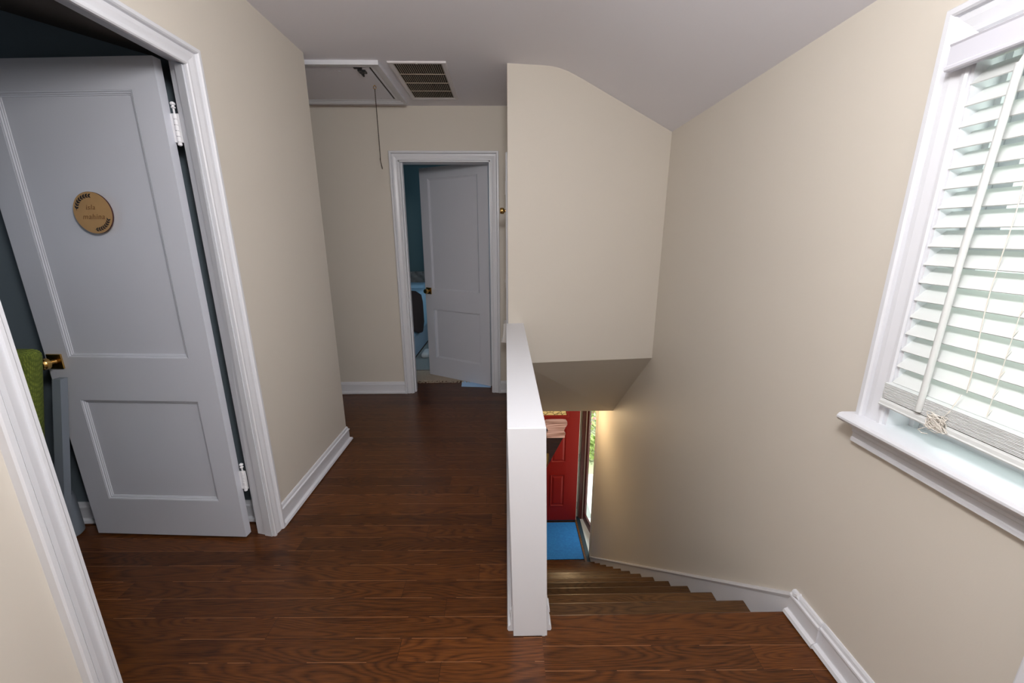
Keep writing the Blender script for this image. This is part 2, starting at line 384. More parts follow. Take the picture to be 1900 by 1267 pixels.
# header wall above the stairs (slightly skewed)
HY0, HY1 = 2.761, 2.889
def hy(x): return HY0+(HY1-HY0)*(x-0.017)/(XR-0.017)
ZB = 0.536
HP = [(x, z) for x, z in cv if x > 0.1 and x <= XR]
front = [(0.017, ZB-.6), (0.1264, ZB-.6), (0.1264, ZB), (XR, ZB), (XR, ZK)]+[p for p in reversed(HP[:-1])]+[(0.017, ZC)]
mb = MB(); n = len(front)
vs = [(x, hy(x), z) for x, z in front]+[(x, hy(x)+.10, z) for x, z in front]
mb.add(vs, [tuple(range(n)), tuple(range(2*n-1, n-1, -1))]+[(i, (i+1) % n, n+(i+1) % n, n+i) for i in range(n)])
obj('wall_header', mb, WALL, kind=ST)
# sloped soffit under the hall closet, above the stair flight
SY, SZ = 3.8304, -0.3194
mb = MB(); mb.hexa([(XH1-.02, hy(XH1)+.0, ZB), (XR, HY1, ZB), (XR, SY, SZ), (XH1-.02, SY, SZ),
                    (XH1-.02, hy(XH1)+.1, ZB+.09), (XR, HY1+.1, ZB+.09), (XR, SY+.1, SZ+.09), (XH1-.02, SY+.1, SZ+.09)])
mb.box(-1.6, XR, SY, 5.6, SZ, SZ+.06)
obj('ceiling_stair_soffit', mb, WALL, kind=ST)
# closet wall along the right of the far hall
CX = 0.034
mb = MB(); mb.box(CX, CX+.1, HY0+.08, YF, 0, ZC); obj('wall_closet', mb, WALL, kind=ST)

# right wall: window + front doorway
WY0, WY1, WZ0, WZ1 = 0.17, 1.056, 0.885, 1.873
DY0, DY1, DZ1 = 4.47, 5.19, -0.64
mb = holed('x', XR, XRO, (-1.6, DY0, ZF, ZK+.02), [(WY0, WY1, WZ0-.02, WZ1)])
obj('wall_right', mb, WALL, kind=ST)
mb = holed('x', XR, XR+.042, (DY0, 5.6, ZF, ZK+.02), [(DY0, DY1, ZF, DZ1)]); obj('wall_right_entry', mb, WALL, kind=ST)
mb = MB(); mb.box(-3.7, XRO, -1.7, -1.6, 0, ZC+.1); obj('wall_back', mb, WALL, kind=ST)
# stair well left wall, lower rooms
mb = MB(); mb.box(XH0+LEAN, XH1+LEAN, YH, 4.05, ZF, -0.26); obj('wall_stair_left', mb, WALL, kind=ST)
mb = MB(); mb.box(-1.6, XR, 5.24, 5.34, ZF, SZ); obj('wall_entry', mb, ENDPAINT, kind=ST)
mb = MB(); mb.box(-1.7, -1.6, 2.6, 5.34, ZF, SZ); obj('wall_entry_side', mb, ENDPAINT, kind=ST)
mb = MB(); mb.box(-1.7, XR+.02, 1.1, 5.34, ZF-.1, ZF); obj('floor_entry', mb, FLOORM, kind=ST)

# half wall (leans slightly)
mb = MB()
x0, x1 = XH0, XH1
mb.hexa([(x0+LEAN, YH, 0), (x1+LEAN, YH, 0), (x1+LEAN, hy(x1), 0), (x0+LEAN, hy(x0), 0), (x0, YH, ZH), (x1, YH, ZH), (x1, hy(x1), ZH), (x0, hy(x0), ZH)])
obj('wall_half', mb, TRIM2, kind=ST, bevel=0.003)
mb = MB(); mb.box(x0+LEAN, x1+LEAN, YH, YN+1.5, -.26, 0); obj('wall_half_footing', mb, TRIM2, kind=ST)

# side room
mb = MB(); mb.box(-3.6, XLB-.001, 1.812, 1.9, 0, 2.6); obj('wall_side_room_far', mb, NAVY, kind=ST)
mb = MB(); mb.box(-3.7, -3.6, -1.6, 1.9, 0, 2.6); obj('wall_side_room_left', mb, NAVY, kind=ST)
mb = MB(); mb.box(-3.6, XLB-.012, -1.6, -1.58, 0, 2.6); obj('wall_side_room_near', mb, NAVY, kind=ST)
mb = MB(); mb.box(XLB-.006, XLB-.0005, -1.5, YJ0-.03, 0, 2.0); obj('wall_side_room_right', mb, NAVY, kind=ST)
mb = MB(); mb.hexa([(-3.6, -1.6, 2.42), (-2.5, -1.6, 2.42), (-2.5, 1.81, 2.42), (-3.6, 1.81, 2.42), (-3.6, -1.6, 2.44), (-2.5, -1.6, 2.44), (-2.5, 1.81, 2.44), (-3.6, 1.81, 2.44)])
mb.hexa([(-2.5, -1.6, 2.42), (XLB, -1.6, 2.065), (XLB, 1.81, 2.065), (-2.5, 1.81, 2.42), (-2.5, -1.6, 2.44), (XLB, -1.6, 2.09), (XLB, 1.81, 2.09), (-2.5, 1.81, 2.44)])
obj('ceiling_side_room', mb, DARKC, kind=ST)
# bedroom
mb = MB(); mb.box(-3.0, 0.7, 6.3, 6.4, 0, ZC); obj('wall_bedroom_far', mb, TEAL, kind=ST)
mb = MB(); mb.box(-3.1, -3.0, YFB, 6.4, 0, ZC); obj('wall_bedroom_left', mb, TEAL, kind=ST)
mb = MB(); mb.box(0.7, 0.8, YFB, 6.4, 0, ZC); obj('wall_bedroom_right', mb, TEAL, kind=ST)
mb = MB(); mb.box(-3.0, 0.7, YFB, 6.3, ZC, ZC+.1); obj('ceiling_bedroom', mb, TEAL, kind=ST)
mb = MB(); mb.box(-3.0, FX0-.02, YFB-.001, YFB+.01, 0, ZC); mb.box(FX1+.02, .7, YFB-.001, YFB+.01, 0, ZC); mb.box(FX0-.02, FX1+.02, YFB-.001, YFB+.01, FZ+.02, ZC)
obj('wall_bedroom_near', mb, TEAL, kind=ST)

# ------------------------------------------------------------------ trims
def cas(w, th=.020):
    return [(0, 0), (0, th*.45), (w*.06, th*.62), (w*.16, th*.62), (w*.20, th*.36), (w*.26, th*.40), (w*.50, th*.62), (w*.66, th*.66),
            (w*.70, th*.50), (w*.74, th*.95), (w*.80, th*1.15), (w*.95, th*1.15), (w, th*.95), (w, 0)]
BASE = [(0, 0), (0, .024), (.008, .030), (.020, .026), (.026, .014), (.030, .013), (.083, .013), (.086, .017), (.093, .016), (.097, .010), (.108, .008), (.115, .004), (.115, 0)]
# left doorway casing: path runs so that "left" is away from the opening
tfL = lambda u, v, t: Vector((XL+t, u, v))
mb = MB(); mb.sweep([(YJ0, 0), (YJ0, ZD), (YJ1t, ZD), (YJ1b, 0)], cas(.070, .021), tfL); obj('trim_1', mb, TRIM, kind=ST)
# jamb lining
mb = MB(); jt = .012
mb.hexa([(XLB-.002, 1.706, 0), (XL+.004, YJ1b, 0), (XL+.004, 1.705, 0), (XLB-.002, 1.77, 0), (XLB-.002, 1.700, 2.05), (XL+.004, YJ1t, ZD), (XL+.004, 1.68, ZD), (XLB-.002, 1.77, 2.05)])
mb.hexa([(-1.190, 1.690, 0), (-1.150, YJ1b-.002, 0), (-1.150, 1.75, 0), (-1.190, 1.75, 0), (-1.190, 1.664, 2.03), (-1.150, YJ1t-.004, ZD), (-1.150, 1.75, ZD), (-1.190, 1.75, 2.03)])
mb.box(XLB-.002, XL+.004, YJ0, YJ0+jt, 0, ZD); mb.hexa([(XLB-.002, YJ0, 2.048), (XL+.004, YJ0, ZD), (XL+.004, 1.68, ZD), (XLB-.002, 1.77, 2.048), (XLB-.002, YJ0, 2.07), (XL+.004, YJ0, 2.04), (XL+.004, 1.68, 2.04), (XLB-.002, 1.77, 2.07)])
obj('trim_2', mb, TRIM, kind=ST)
# far doorway casing + jamb
tfF = lambda u, v, t: Vector((u, YF-t, v))
mb = MB(); mb.sweep([(FX0, 0), (FX0, FZ), (FX1, FZ), (FX1, 0)], cas(.072, .02), tfF); obj('trim_3', mb, TRIM, kind=ST)
mb = MB(); mb.box(FX0, FX0+.010, YF-.004, YFB+.01, 0, FZ); mb.box(FX1-.010, FX1, YF-.004, YFB+.01, 0, FZ); mb.box(FX0, FX1, YF-.004, YFB+.01, FZ-.010, FZ)
mb.box(FX0+.010, FX0+.022, YF+.03, YF+.07, 0, FZ-.01)
obj('trim_4', mb, TRIM, kind=ST)
# baseboards
def base(name, path, tf, prof=BASE, m=TRIM): 
    mb = MB(); mb.sweep(path, prof, tf); return obj(name, mb, m, kind=ST)
# path along the wall foot (u horizontal, height offset to the left => run so that left is up)
def wallbase(name, pts, side, m=TRIM, prof=BASE):
    """pts: polyline on the floor (x,y); room is to the left of the direction of travel"""
    mb = MB(); prof2 = [(t, h) for h, t in prof]
    mb.sweep(pts, prof2, lambda u, v, t: Vector((u, v, t)), cap=True); return obj(name, mb, m, kind=ST)
wallbase('baseboard_left', [(-2.1, YL), (XL, YL), (XL, 1.752)], 1)
wallbase('baseboard_left_near', [(XL, YJ0-.071), (XL, -1.6)], 1)
wallbase('baseboard_far', [(FX0-.072, YF), (-2.1, YF)], 1)
wallbase('baseboard_far_right', [(CX, YF), (FX1+.072, YF)], 1)
wallbase('baseboard_half_left', [(XH0+LEAN, YH+.022), (XH0+LEAN, 2.755)], 1, prof=[(h, t*.75) for h, t in BASE])
wallbase('baseboard_half_right', [(XH1+LEAN, YN-.02), (XH1+LEAN, YH+.022)], 1, prof=[(h, t*.6) for h, t in BASE])
wallbase('baseboard_side_room', [(XLB-.02, 1.812), (-3.6, 1.812)], 1)
# landing baseboard on the right wall, with a little joint
wallbase('baseboard_right', [(XR, -1.6), (XR, 1.088)], 1)
wallbase('baseboard_right_end', [(XR, 1.088), (XR, YN-.012)], 1, prof=[(h*.97 if h > .1 else h, t+.006 if t > 0 else 0) for h, t in BASE])
# stair skirt board with cap
sl = RI/G
def zt(y): return 0.103-(y-1.213)*sl*1.010
mb = MB()
yb = 4.40
poly = [(1.2, .112), (1.213, 0.103), (yb, zt(yb)), (yb, ZF), (4.30, ZF), (1.25, -.30), (1.2, -.2)]
mb.prism(poly, 'x', XR-.016, XR)
capp = [(0, 0), (-.012, .0), (-.012, .020), (-.004, .026), (.004, .026), (.010, .020), (.014, 0)]
mb.sweep([(1.2, .112), (1.213, .103), (yb, zt(yb))], [(o, t*.9) for o, t in [(-.014, 0), (-.014, .019), (-.004, .024), (.004, .019), (.006, 0)]], lambda u, v, t: Vector((XR-t, u, v)))
obj('trim_stair_skirt', mb, TRIM, kind=ST)

# ------------------------------------------------------------------ staircase
stairs = empty('staircase', (0.62, YN, ZF), kind=ST)
protoT = protoR = None
xa, xb = XH1+LEAN+.001, XR-.017
for k in range(1, NR):
    z = -k*RI; y1 = YN+k*G; y0 = YN+(k-1)*G-.028
    if protoT is None:
        mb = MB(); nosing(mb, y1, z, y0, xa, xb); protoT = obj('tread', mb, TREADM, stairs, smooth=True); T = protoT
    else:
        T = protoT.copy(); C.objects.link(T); T.parent = stairs; T.location = protoT.location+Vector((0, (k-1)*G, -(k-1)*RI))
for k in range(1, NR+1):
    if protoR is None:
        mb = MB(); mb.box(xa, xb, YN-.028, YN-.016, -RI, -.028); protoR = obj('riser', mb, TREADM, stairs); Q = protoR
    else:
        Q = protoR.copy(); C.objects.link(Q); Q.parent = stairs; Q.location = protoR.location+Vector((0, (k-1)*G, -(k-1)*RI))

# ------------------------------------------------------------------ hand rail on the stair side of the half wall
rl = empty('handrail', (0.16, 1.26, 0.75), 'oak handrail with a moulded end, running down beside the white half wall', 'handrail')
ry0, rz0 = 1.262, 0.812
def rail_prof(w=.036, h=.064):   # bread-loaf profile, centred, top at 0
    p = [(w*.80, -h), (w*.80, -h*.86), (w*.86, -h*.83), (w*.86, -h*.76), (w*.74, -h*.70), (w*.72, -h*.55), (w*.84, -h*.40), (w*1.0, -h*.24), (w*1.0, -h*.10), (w*.88, -.001), (w*.5, .0)]
    return [(-x, z) for x, z in reversed(p)][::1] and ([(x, z) for x, z in p]+[(-x, z) for x, z in reversed(p)])
RP = rail_prof(); rcx = .172
mb = MB(); L_ = 3.3
n = len(RP)
ys = [ry0+.0005, ry0+L_]
vs = [(rcx+x, ry0+.001, rz0+z) for x, z in RP]+[(rcx+x, ry0+L_, rz0+z-L_*sl) for x, z in RP]
mb.add(vs, [tuple(range(n)), tuple(range(2*n-1, n-1, -1))]+[(i, (i+1) % n, n+(i+1) % n, n+i) for i in range(n)])
obj('rail', mb, RAILD, rl, smooth=True)
mb = MB()
# moulded end block, returned towards the wall
vs = [(rcx+(x if x > 0 else x*1.15), ry0-.012, rz0+z) for x, z in RP]+[(rcx+(x if x > 0 else x*1.15), ry0+.0008, rz0+z) for x, z in RP]
mb.add(vs, [tuple(range(n)), tuple(range(2*n-1, n-1, -1))]+[(i, (i+1) % n, n+(i+1) % n, n+i) for i in range(n)])
obj('rail_end', mb, RAILM, rl, smooth=True, label='oak end face coloured paler and pinkish for the window light')
br = MB(); by = 1.50; bz = rz0-.064-(by-ry0)*sl
br.tube([(XH1+.012, by, bz-.075), (XH1+.030, by, bz-.075), (rcx-.006, by, bz-.06), (rcx, by, bz-.03), (rcx, by, bz+.004)], .006)
Mx = Matrix.Translation((XH1+.012, by, bz-.075)) @ Matrix.Rotation(R(90), 4, 'Y')
br.lathe([(.026, -.011), (.026, -.004), (.018, .002)], Mx)
obj('bracket', br, BRASS, rl, smooth=True)

# ------------------------------------------------------------------ two-panel doors
def panel_door(name, ax, ay, ang, W, H, T, z0, panels, m=DOORW, kind=ST, label=None):
    a = R(ang); u = Vector((math.cos(a), math.sin(a), 0)); wv = Vector((math.sin(a), -math.cos(a), 0))
    Mx = Matrix((u, wv, Vector((0, 0, 1)))).transposed().to_4x4(); Mx.translation = Vector((ax, ay, 0))
    root = empty(name, (ax, ay, z0), label=label, kind=kind)
    mb = MB(); us = [p[0] for p in panels]+[p[1] for p in panels]; ua, ub = min(us), max(us)
    mb.box(0, ua, 0, T, z0, z0+H, Mx); mb.box(ub, W, 0, T, z0, z0+H, Mx)
    zs = [z0]+sorted([v for p in panels for v in p[2:]])+[z0+H]
    for i in range(0, len(zs), 2): mb.box(ua, ub, 0, T, zs[i], zs[i+1], Mx)
    for (p0, p1, q0, q1) in panels:
        for s_ in (0, 1):
            tf = (lambda uu, vv, t: Mx @ Vector((uu, t, vv))) if s_ == 0 else (lambda uu, vv, t: Mx @ Vector((uu, T-t, vv)))
            mb.sweep([(p0, q0), (p1, q0), (p1, q1), (p0, q1)], [(0, .001), (.004, .002), (.005, .006), (.010, .006), (.011, .009), (.015, .010), (.016, .0135), (0, .0135)], tf, closed=True)
    obj('leaf', mb, m, root)
    for (p0, p1, q0, q1) in panels:
        mb = MB(); mb.box(p0, p1, .0125, T-.0125, q0, q1, Mx); obj('door_panel', mb, m, root)
    return root, Mx
def knob(root, Mx, u, z, m=BRASS, side=0, T=.035, square=True, sc=1.0, rose=.033):
    s_ = -1 if side == 0 else 1; off = 0 if side == 0 else T
    k = empty('door_knob', Vector((0, 0, 0)))
    k.parent = root; base_ = Mx @ Vector((u, off, z)); k.location = base_-wloc(root)
    mb = MB(); mb.box(u-rose, u+rose, off, off+s_*.007, z-rose, z+rose, Mx); obj('rose', mb, m, k, bevel=.0015)
    # neck + drum knob, axis along local w
    A = Mx @ Matrix.Translation((u, off, z)) @ Matrix.Rotation(R(90 if side == 0 else -90), 4, 'X')
    mb = MB(); mb.lathe([(.013*sc, .006), (.010*sc, .012), (.010*sc, .028), (.0135*sc, .032), (.021*sc, .034), (.0245*sc, .037), (.0245*sc, .052), (.0215*sc, .056), (.020*sc, .062), (.012*sc, .064), (.006, .0635)], A, 32)
    obj('knob', mb, m, k, smooth=True)
def hinge(root, x, y, z0, z1, lv, name='hinge', m=HINGEP, tip=True):
    """lv: list of boxes for the leaves"""
    h = empty(name, Vector((x, y, z0))-wloc(root)); h.parent = root
    mb = MB(); n = 5; dz = (z1-z0)/n
    for i in range(n):
        A = Matrix.Translation((x, y, z0+i*dz)); mb.lathe([(.0072, .0012), (.0078, .002), (.0078, dz-.002), (.0072, dz-.0012)], A, 14)
    obj('knuckle', mb, m, h, smooth=True)
    mb = MB()
    for b_ in lv: mb.box(*b_[:4], z0, z1)
    obj('hinge_leaf', mb, m, h)
    mb = MB(); A = Matrix.Translation((x, y, 0))
    mb.lathe([(.004, z0), (.0035, z1+.016), (.0035, z1+.017)], A, 12)
    mb.lathe([(.003, z1+.017), (.0075, z1+.019), (.0078, z1+.022), (.0045, z1+.025), (.0045, z1+.028), (.0085, z1+.031), (.0085, z1+.036), (.005, z1+.040)], A, 14)
    mb.lathe([(.003, z0-.013), (.0075, z0-.010), (.0078, z0-.004), (.006, z0)], A, 14)
    obj('pin', mb, m, h, smooth=True)

dA, MA = panel_door('door_1', -1.266, 1.668, 176.85, .747, 2.040, .035, .012, [(.104, .641, .915, 1.945), (.101, .643, .208, .716)])
knob(dA, MA, .702, .897); knob(dA, MA, .702, .897, side=1)
hx, hyy = -1.2475, 1.699
for z0, z1 in ((1.772, 1.872), (.258, .352)):
    hinge(dA, hx, hyy, z0, z1, [(-1.264, hx, 1.697, 1.700), (hx, -1.234, hyy-.0015, hyy+.0015)])

dB, MB_ = panel_door('door_2', -0.150, 3.695, 149.85, .768, 2.045, .035, .012, [(.114, .673, .918, 1.960), (.108, .660, .212, .722)])
knob(dB, MB_, .720, .905); knob(dB, MB_, .720, .905, side=1)

# closet door + casing, almost edge-on beyond the header wall
tfC = lambda u, v, t: Vector((CX-t, u, v))
mb = MB(); mb.sweep([(3.42, .0), (3.42, 2.03), (2.90, 2.03), (2.90, 0)][::-1], [(-o, t) for o, t in cas(.065, .026)], tfC); obj('trim_5', mb, TRIM, kind=ST)
dc = empty('door_3', (CX, 3.1, 0.02), kind=ST)
mb = MB(); mb.box(CX-.006, CX+.001, 2.905, 3.415, .01, 2.025); obj('leaf', mb, DOORW, dc)
Ak = Matrix.Translation((CX-.006, 3.10, 1.612)) @ Matrix.Rotation(R(-90), 4, 'Y')
mb = MB(); mb.lathe([(.021, 0), (.021, .006), (.012, .010), (.009, .020), (.009, .030), (.014, .034), (.020, .038), (.022, .042), (.022, .060), (.019, .065), (.010, .067)], Ak, 28)
obj('door_knob', mb, BRASS, dc, smooth=True, label='round brass knob')
mb = MB(); mb.box(CX-.034, CX-.006, 3.20, 3.26, 1.735, 1.83); obj('latch_plate', mb, PLATE, dc)
mb = MB(); mb.box(CX-.034, CX-.026, 3.30, 3.37, 1.02, 1.13); mb.box(CX-.040, CX-.034, 3.325, 3.345, 1.062, 1.088)
mb.box(CX-.027, CX-.025, 3.298, 3.372, 1.018, 1.132)
obj('light_switch', mb, PLATE, label='white light switch beside the closet door, seen almost edge-on', cat='light switch', bevel=.001)
mb = MB(); mb.prism([(CX-.027, .745), (CX-.050, .74), (CX-.062, .595), (CX-.070, .592), (CX-.070, .583), (CX-.027, .58)], 'y', 3.20, 3.33)
obj('wall_ledge_box', mb, PLATE, label='white slanted box with a lipped ledge on the hall wall, below the light switch', cat='wall box')

# ------------------------------------------------------------------ round wooden sign on door_1
def DS(u, z, w=0): return MA @ Vector((u, w, z))
su, sz, sr = .360, 1.514, .079
sg = empty('round_wooden_sign', DS(su, sz-sr, -.005), 'round plywood name sign with black leaf sprigs, fixed on the white door', 'sign')
A = MA @ Matrix.Translation((su, 0, sz)) @ Matrix.Rotation(R(90), 4, 'X')
mb = MB(); mb.lathe([(sr, .001), (sr, .0062), (sr-.0004, .0066)], A, 64)
for i, f in enumerate(mb.f): mb.m[i] = 1 if len(f) == 4 else 0
obj('disc', mb, [SIGNW, SIGNE], sg)
def sprig(a0, a1, rad, n):
    mb = MB()
    def P(r_, a): return (su+r_*math.cos(a)*-1, sz+r_*math.sin(a))   # local u runs to picture left
    pts = [MA @ Vector((P(rad, a)[0], -.0074, P(rad, a)[1])) for a in [a0+(a1-a0)*i/14 for i in range(15)]]
    mb.tube(pts, .0005, 5)
    for i in range(n):
        a = a0+(a1-a0)*(i+.5)/n
        for s_ in (-1, 1):
            bx, bz_ = P(rad, a); tx, tz_ = P(rad+s_*.0075, a+(a1-a0)/n*1.0)
            dx, dz = tx-bx, tz_-bz_; nx, nz = -dz*.22, dx*.22
            q = [(bx, bz_), (bx+dx*.5+nx, bz_+dz*.5+nz), (tx, tz_), (bx+dx*.5-nx, bz_+dz*.5-nz)]
            mb.prism([(x, z) for x, z in q], 'y', -.0072, -.0078, MA)
    return mb
obj('leaf_sprig', sprig(R(172), R(88), .064, 8), INK, sg); obj('leaf_sprig', sprig(R(-96), R(-24), .064, 8), INK, sg)
def lettering(txt, size, u, z):
    cu = bpy.data.curves.new('lettering', 'FONT'); cu.body = txt; cu.size = size; cu.shear = .32; cu.align_x = 'CENTER'; cu.extrude = .0003; cu.space_character = 1.12
    o = bpy.data.objects.new('lettering', cu); C.objects.link(o); o.parent = sg
    # text x must run to picture right = -u ; text normal towards the camera = -w
    uu = MA.to_3x3() @ Vector((-1, 0, 0)); zz = Vector((0, 0, 1)); nn = uu.cross(zz)
    m_ = Matrix((uu, zz, nn)).transposed().to_4x4(); m_.translation = DS(u, z, -.0072)
    o.matrix_parent_inverse = Matrix.Identity(4); o.matrix_basis = Matrix.Translation(-wloc(sg)) @ m_
    cu.materials.append(GOLD); bpy.context.view_layer.update()
    me = bpy.data.meshes.new_from_object(o.evaluated_get(bpy.context.evaluated_depsgraph_get()))
    t = bpy.data.objects.new('lettering', me); C.objects.link(t); t.parent = sg; t.matrix_basis = o.matrix_basis.copy()
    bpy.data.objects.remove(o); return t
lettering('isla', .027, su+.006, sz+.012); lettering('mahina', .029, su+.001, sz-.024)

# ------------------------------------------------------------------ attic hatch + pull chain + vent
HX0, HX1, HYa, HYb = -1.75, -.750, 2.727, 3.455
ah = empty('attic_hatch', (-1.2, 3.09, ZC-.02), 'white attic hatch panel framed in moulded trim, set in the hall ceiling', 'attic hatch')
tw = .070
mb = MB(); mb.sweep([(HX0+tw, HYa+tw), (HX1-tw, HYa+tw), (HX1-tw, HYb-tw), (HX0+tw, HYb-tw)], [(-o, t) for o, t in [(0, 0), (0, .010), (.004, .014), (.012, .013), (.015, .010), (.030, .012), (.034, .016), (.050, .018), (.053, .022), (.070, .024), (.070, 0)]],
                   lambda u, v, t: Vector((u, v, ZC-t)), closed=True)
obj('frame', mb, TRIM, ah)
mb = MB(); mb.box(HX0+tw, HX1-tw, HYa+tw, HYb-tw, ZC-.004, ZC-.001); obj('gap', mb, DARKGAP, ah)
mb = MB(); mb.box(HX0+tw+.012, HX1-tw-.012, HYa+tw+.022, HYb-tw-.001, ZC-.012, ZC-.0045); obj('hatch_panel', mb, CEIL, ah)
for bx, by_ in ((-1.03, 2.86), (-.925, 3.36)):
    mb = MB(); mb.lathe([(.007, ZC-.0145), (.0085, ZC-.0125)], Matrix.Translation((bx, by_, 0)), 12); obj('screw_cap', mb, TRIM, ah)
mb = MB(); mb.box(-.925, -.875, 2.800, 2.818, ZC-.016, ZC-.004); mb.box(-.905, -.880, 2.815, 2.86, ZC-.026, ZC-.010); mb.box(-.885, -.862, 2.835, 2.875, ZC-.022, ZC-.012); mb.box(-.898, -.888, 2.84, 2.90, ZC-.030, ZC-.014)
obj('latch', mb, BLACK, ah, bevel=.002, label='black metal latch')
pc = empty('pull_chain', (-.883, 3.09, 1.90), 'dark bronze bead pull chain hanging from the attic hatch', 'pull chain')
mb = MB(); mb.tube([(-.885+.010*math.cos(a), 3.09, ZC-.026+.010*math.sin(a)) for a in [2*math.pi*i/12 for i in range(13)]], .0022, 6)
mb.tube([(-.885, 3.09, ZC-.018), (-.885, 3.09, ZC-.010)], .003, 6); obj('eye', mb, BRASS, pc)
mb = MB(); z = ZC-.038; i = 0
while z > 1.975:
    xx = -.8855+.0045*(ZC-z)
    mb.lathe([(.0012, -.0038), (.0031, -.002), (.0031, .002), (.0012, .0038)], Matrix.Translation((xx, 3.09, z)), 6); z -= .0076
obj('chain', mb, CHAIN, pc, smooth=True)
mb = MB(); mb.tube([(-.8825, 3.09, 1.978), (-.884, 3.088, 1.962), (-.8835, 3.09, 1.945), (-.876, 3.09, 1.905), (-.875, 3.09, 1.895)], [.002, .004, .003, .0045, .003], 8); obj('pull', mb, CHAIN, pc, smooth=True)

VX0, VX1, VY0, VY1 = -.702, -.349, 2.738, 3.398
vt = empty('ceiling_vent', (-.525, 3.07, ZC-.01), 'rectangular return air grille with cream fins, in the ceiling beside the attic hatch', 'air vent')
fwid = .030
mb = MB(); mb.sweep([(VX0, VY0), (VX1, VY0), (VX1, VY1), (VX0, VY1)], [(0, 0), (.002, .008), (.010, .0095), (.026, .006), (.030, .004), (.030, 0)], lambda u, v, t: Vector((u, v, ZC-t)), closed=True)
obj('frame', mb, VENTF, vt)
mb = MB(); mb.box(VX0+fwid, VX1-fwid, VY0+fwid, VY1-fwid, ZC-.0015, ZC-.0005); obj('duct_backing', mb, DUCT, vt)
fin0 = None; nf = 23; gx0, gx1 = VX0+fwid+.004, VX1-fwid-.004
for i in range(nf):
    if fin0 is None:
        mb = MB(); mb.box(gx0-.0010, gx0+.0010, VY0+fwid, VY1-fwid, ZC-.0055, ZC-.002); fin0 = obj('fin', mb, VENT, vt); f_ = fin0
    else:
        f_ = fin0.copy(); C.objects.link(f_); f_.parent = vt; f_.location = fin0.location+Vector(((gx1-gx0)*i/(nf-1), 0, 0))
for i in (1, 2, 3):
    yy = VY0+fwid+(VY1-VY0-2*fwid)*i/4; mb = MB(); mb.box(VX0+fwid, VX1-fwid, yy-.0022, yy+.0022, ZC-.0075, ZC-.005); obj('crossbar', mb, VENT, vt)
for a, b in ((VX0+.013, 2.95), (VX0+.013, 3.24), (VX1-.013, 2.95), ((VX0+VX1)/2, VY0+.012), ((VX0+VX1)/2, VY1-.012)):
    mb = MB(); mb.lathe([(.004, ZC-.0112), (.005, ZC-.009)], Matrix.Translation((a, b, 0)), 10); obj('screw', mb, VENTF, vt)

# ------------------------------------------------------------------ window in the right wall
win = empty('window_1', (XR, .61, WZ0), kind=ST)
tfW = lambda u, v, t: Vector((XR-t, u, v))
mb = MB(); mb.sweep([(WY0, WZ0), (WY0, WZ1), (WY1, WZ1), (WY1, WZ0)], cas(.077, .021), tfW)
obj('casing', mb, TRIM, win)
mb = MB(); mb.box(XR-.004, XRO, WY0, WY0+.008, WZ0, WZ1); mb.box(XR-.004, XRO, WY1-.008, WY1, WZ0, WZ1); mb.box(XR-.004, XRO, WY0, WY1, WZ1-.008, WZ1)
mb.box(XR+.062, XR+.078, WY1-.022, WY1-.008, WZ0, WZ1-.008); mb.box(XR+.062, XR+.078, WY0+.008, WY0+.022, WZ0, WZ1-.008)
obj('jamb', mb, TRIM, win)
mb = MB(); sp_ = [(XRO-.05, WZ0-.026), (1.052, WZ0-.026), (1.046, WZ0-.024), (1.040, WZ0-.016), (1.040, WZ0-.010), (1.045, WZ0-.003), (1.054, WZ0), (XRO-.05, WZ0)]
sp_ = [(x, z) for x, z in sp_]
def ext(mbx, prof, y0, y1):
    n = len(prof); mbx.add([(x, y0, z) for x, z in prof]+[(x, y1, z) for x, z in prof], [tuple(range(n)), tuple(range(2*n-1, n-1, -1))]+[(i, (i+1) % n, n+(i+1) % n, n+i) for i in range(n)])
ext(mb, [(XR, WZ0-.026), (1.052, WZ0-.026), (1.046, WZ0-.024), (1.040, WZ0-.016), (1.040, WZ0-.010), (1.045, WZ0-.003), (1.054, WZ0), (XR, WZ0)], .04, 1.146)
mb.box(XR, XRO, WY0+.001, WY1-.001, WZ0-.0195, WZ0)
obj('sill', mb, TRIM, win, smooth=True)
mb = MB(); zA = WZ0-.026
ext(mb, [(XR, zA), (XR-.030, zA), (XR-.032, zA-.012), (XR-.024, zA-.020), (XR-.018, zA-.026), (XR-.018, zA-.034), (XR-.014, zA-.038), (XR-.014, zA-.052), (XR-.017, zA-.055), (XR-.017, zA-.066), (XR-.008, zA-.070), (XR, zA-.070)], .055, 1.134)
obj('apron', mb, TRIM, win, smooth=False)
sx = XR+.080
def sash(z0, z1, x, nm):
    mb = MB(); a0, a1 = WY0+.009, WY1-.009; t = .042
    mb.box(x, x+.03, a0, a0+t, z0, z1); mb.box(x, x+.03, a1-t, a1, z0, z1); mb.box(x, x+.03, a0+t, a1-t, z0, z0+.045); mb.box(x, x+.03, a0+t, a1-t, z1-.036, z1)
    s_ = obj(nm, mb, TRIM, win); mb = MB(); mb.box(x+.013, x+.017, a0+t, a1-t, z0+.045, z1-.036); obj('pane', mb, GLASS, s_)
    mb = MB(); ym = (a0+a1)/2; mb.box(x+.006, x+.012, ym-.009, ym+.009, z0+.045, z1-.036); mb.box(x+.006, x+.012, a0+t, a1-t, (z0+z1)/2-.009, (z0+z1)/2+.009); obj('glazing_bar', mb, TRIM, s_)
sash(WZ0, 1.395, sx, 'sash'); sash(1.375, WZ1-.008, sx+.034, 'sash')

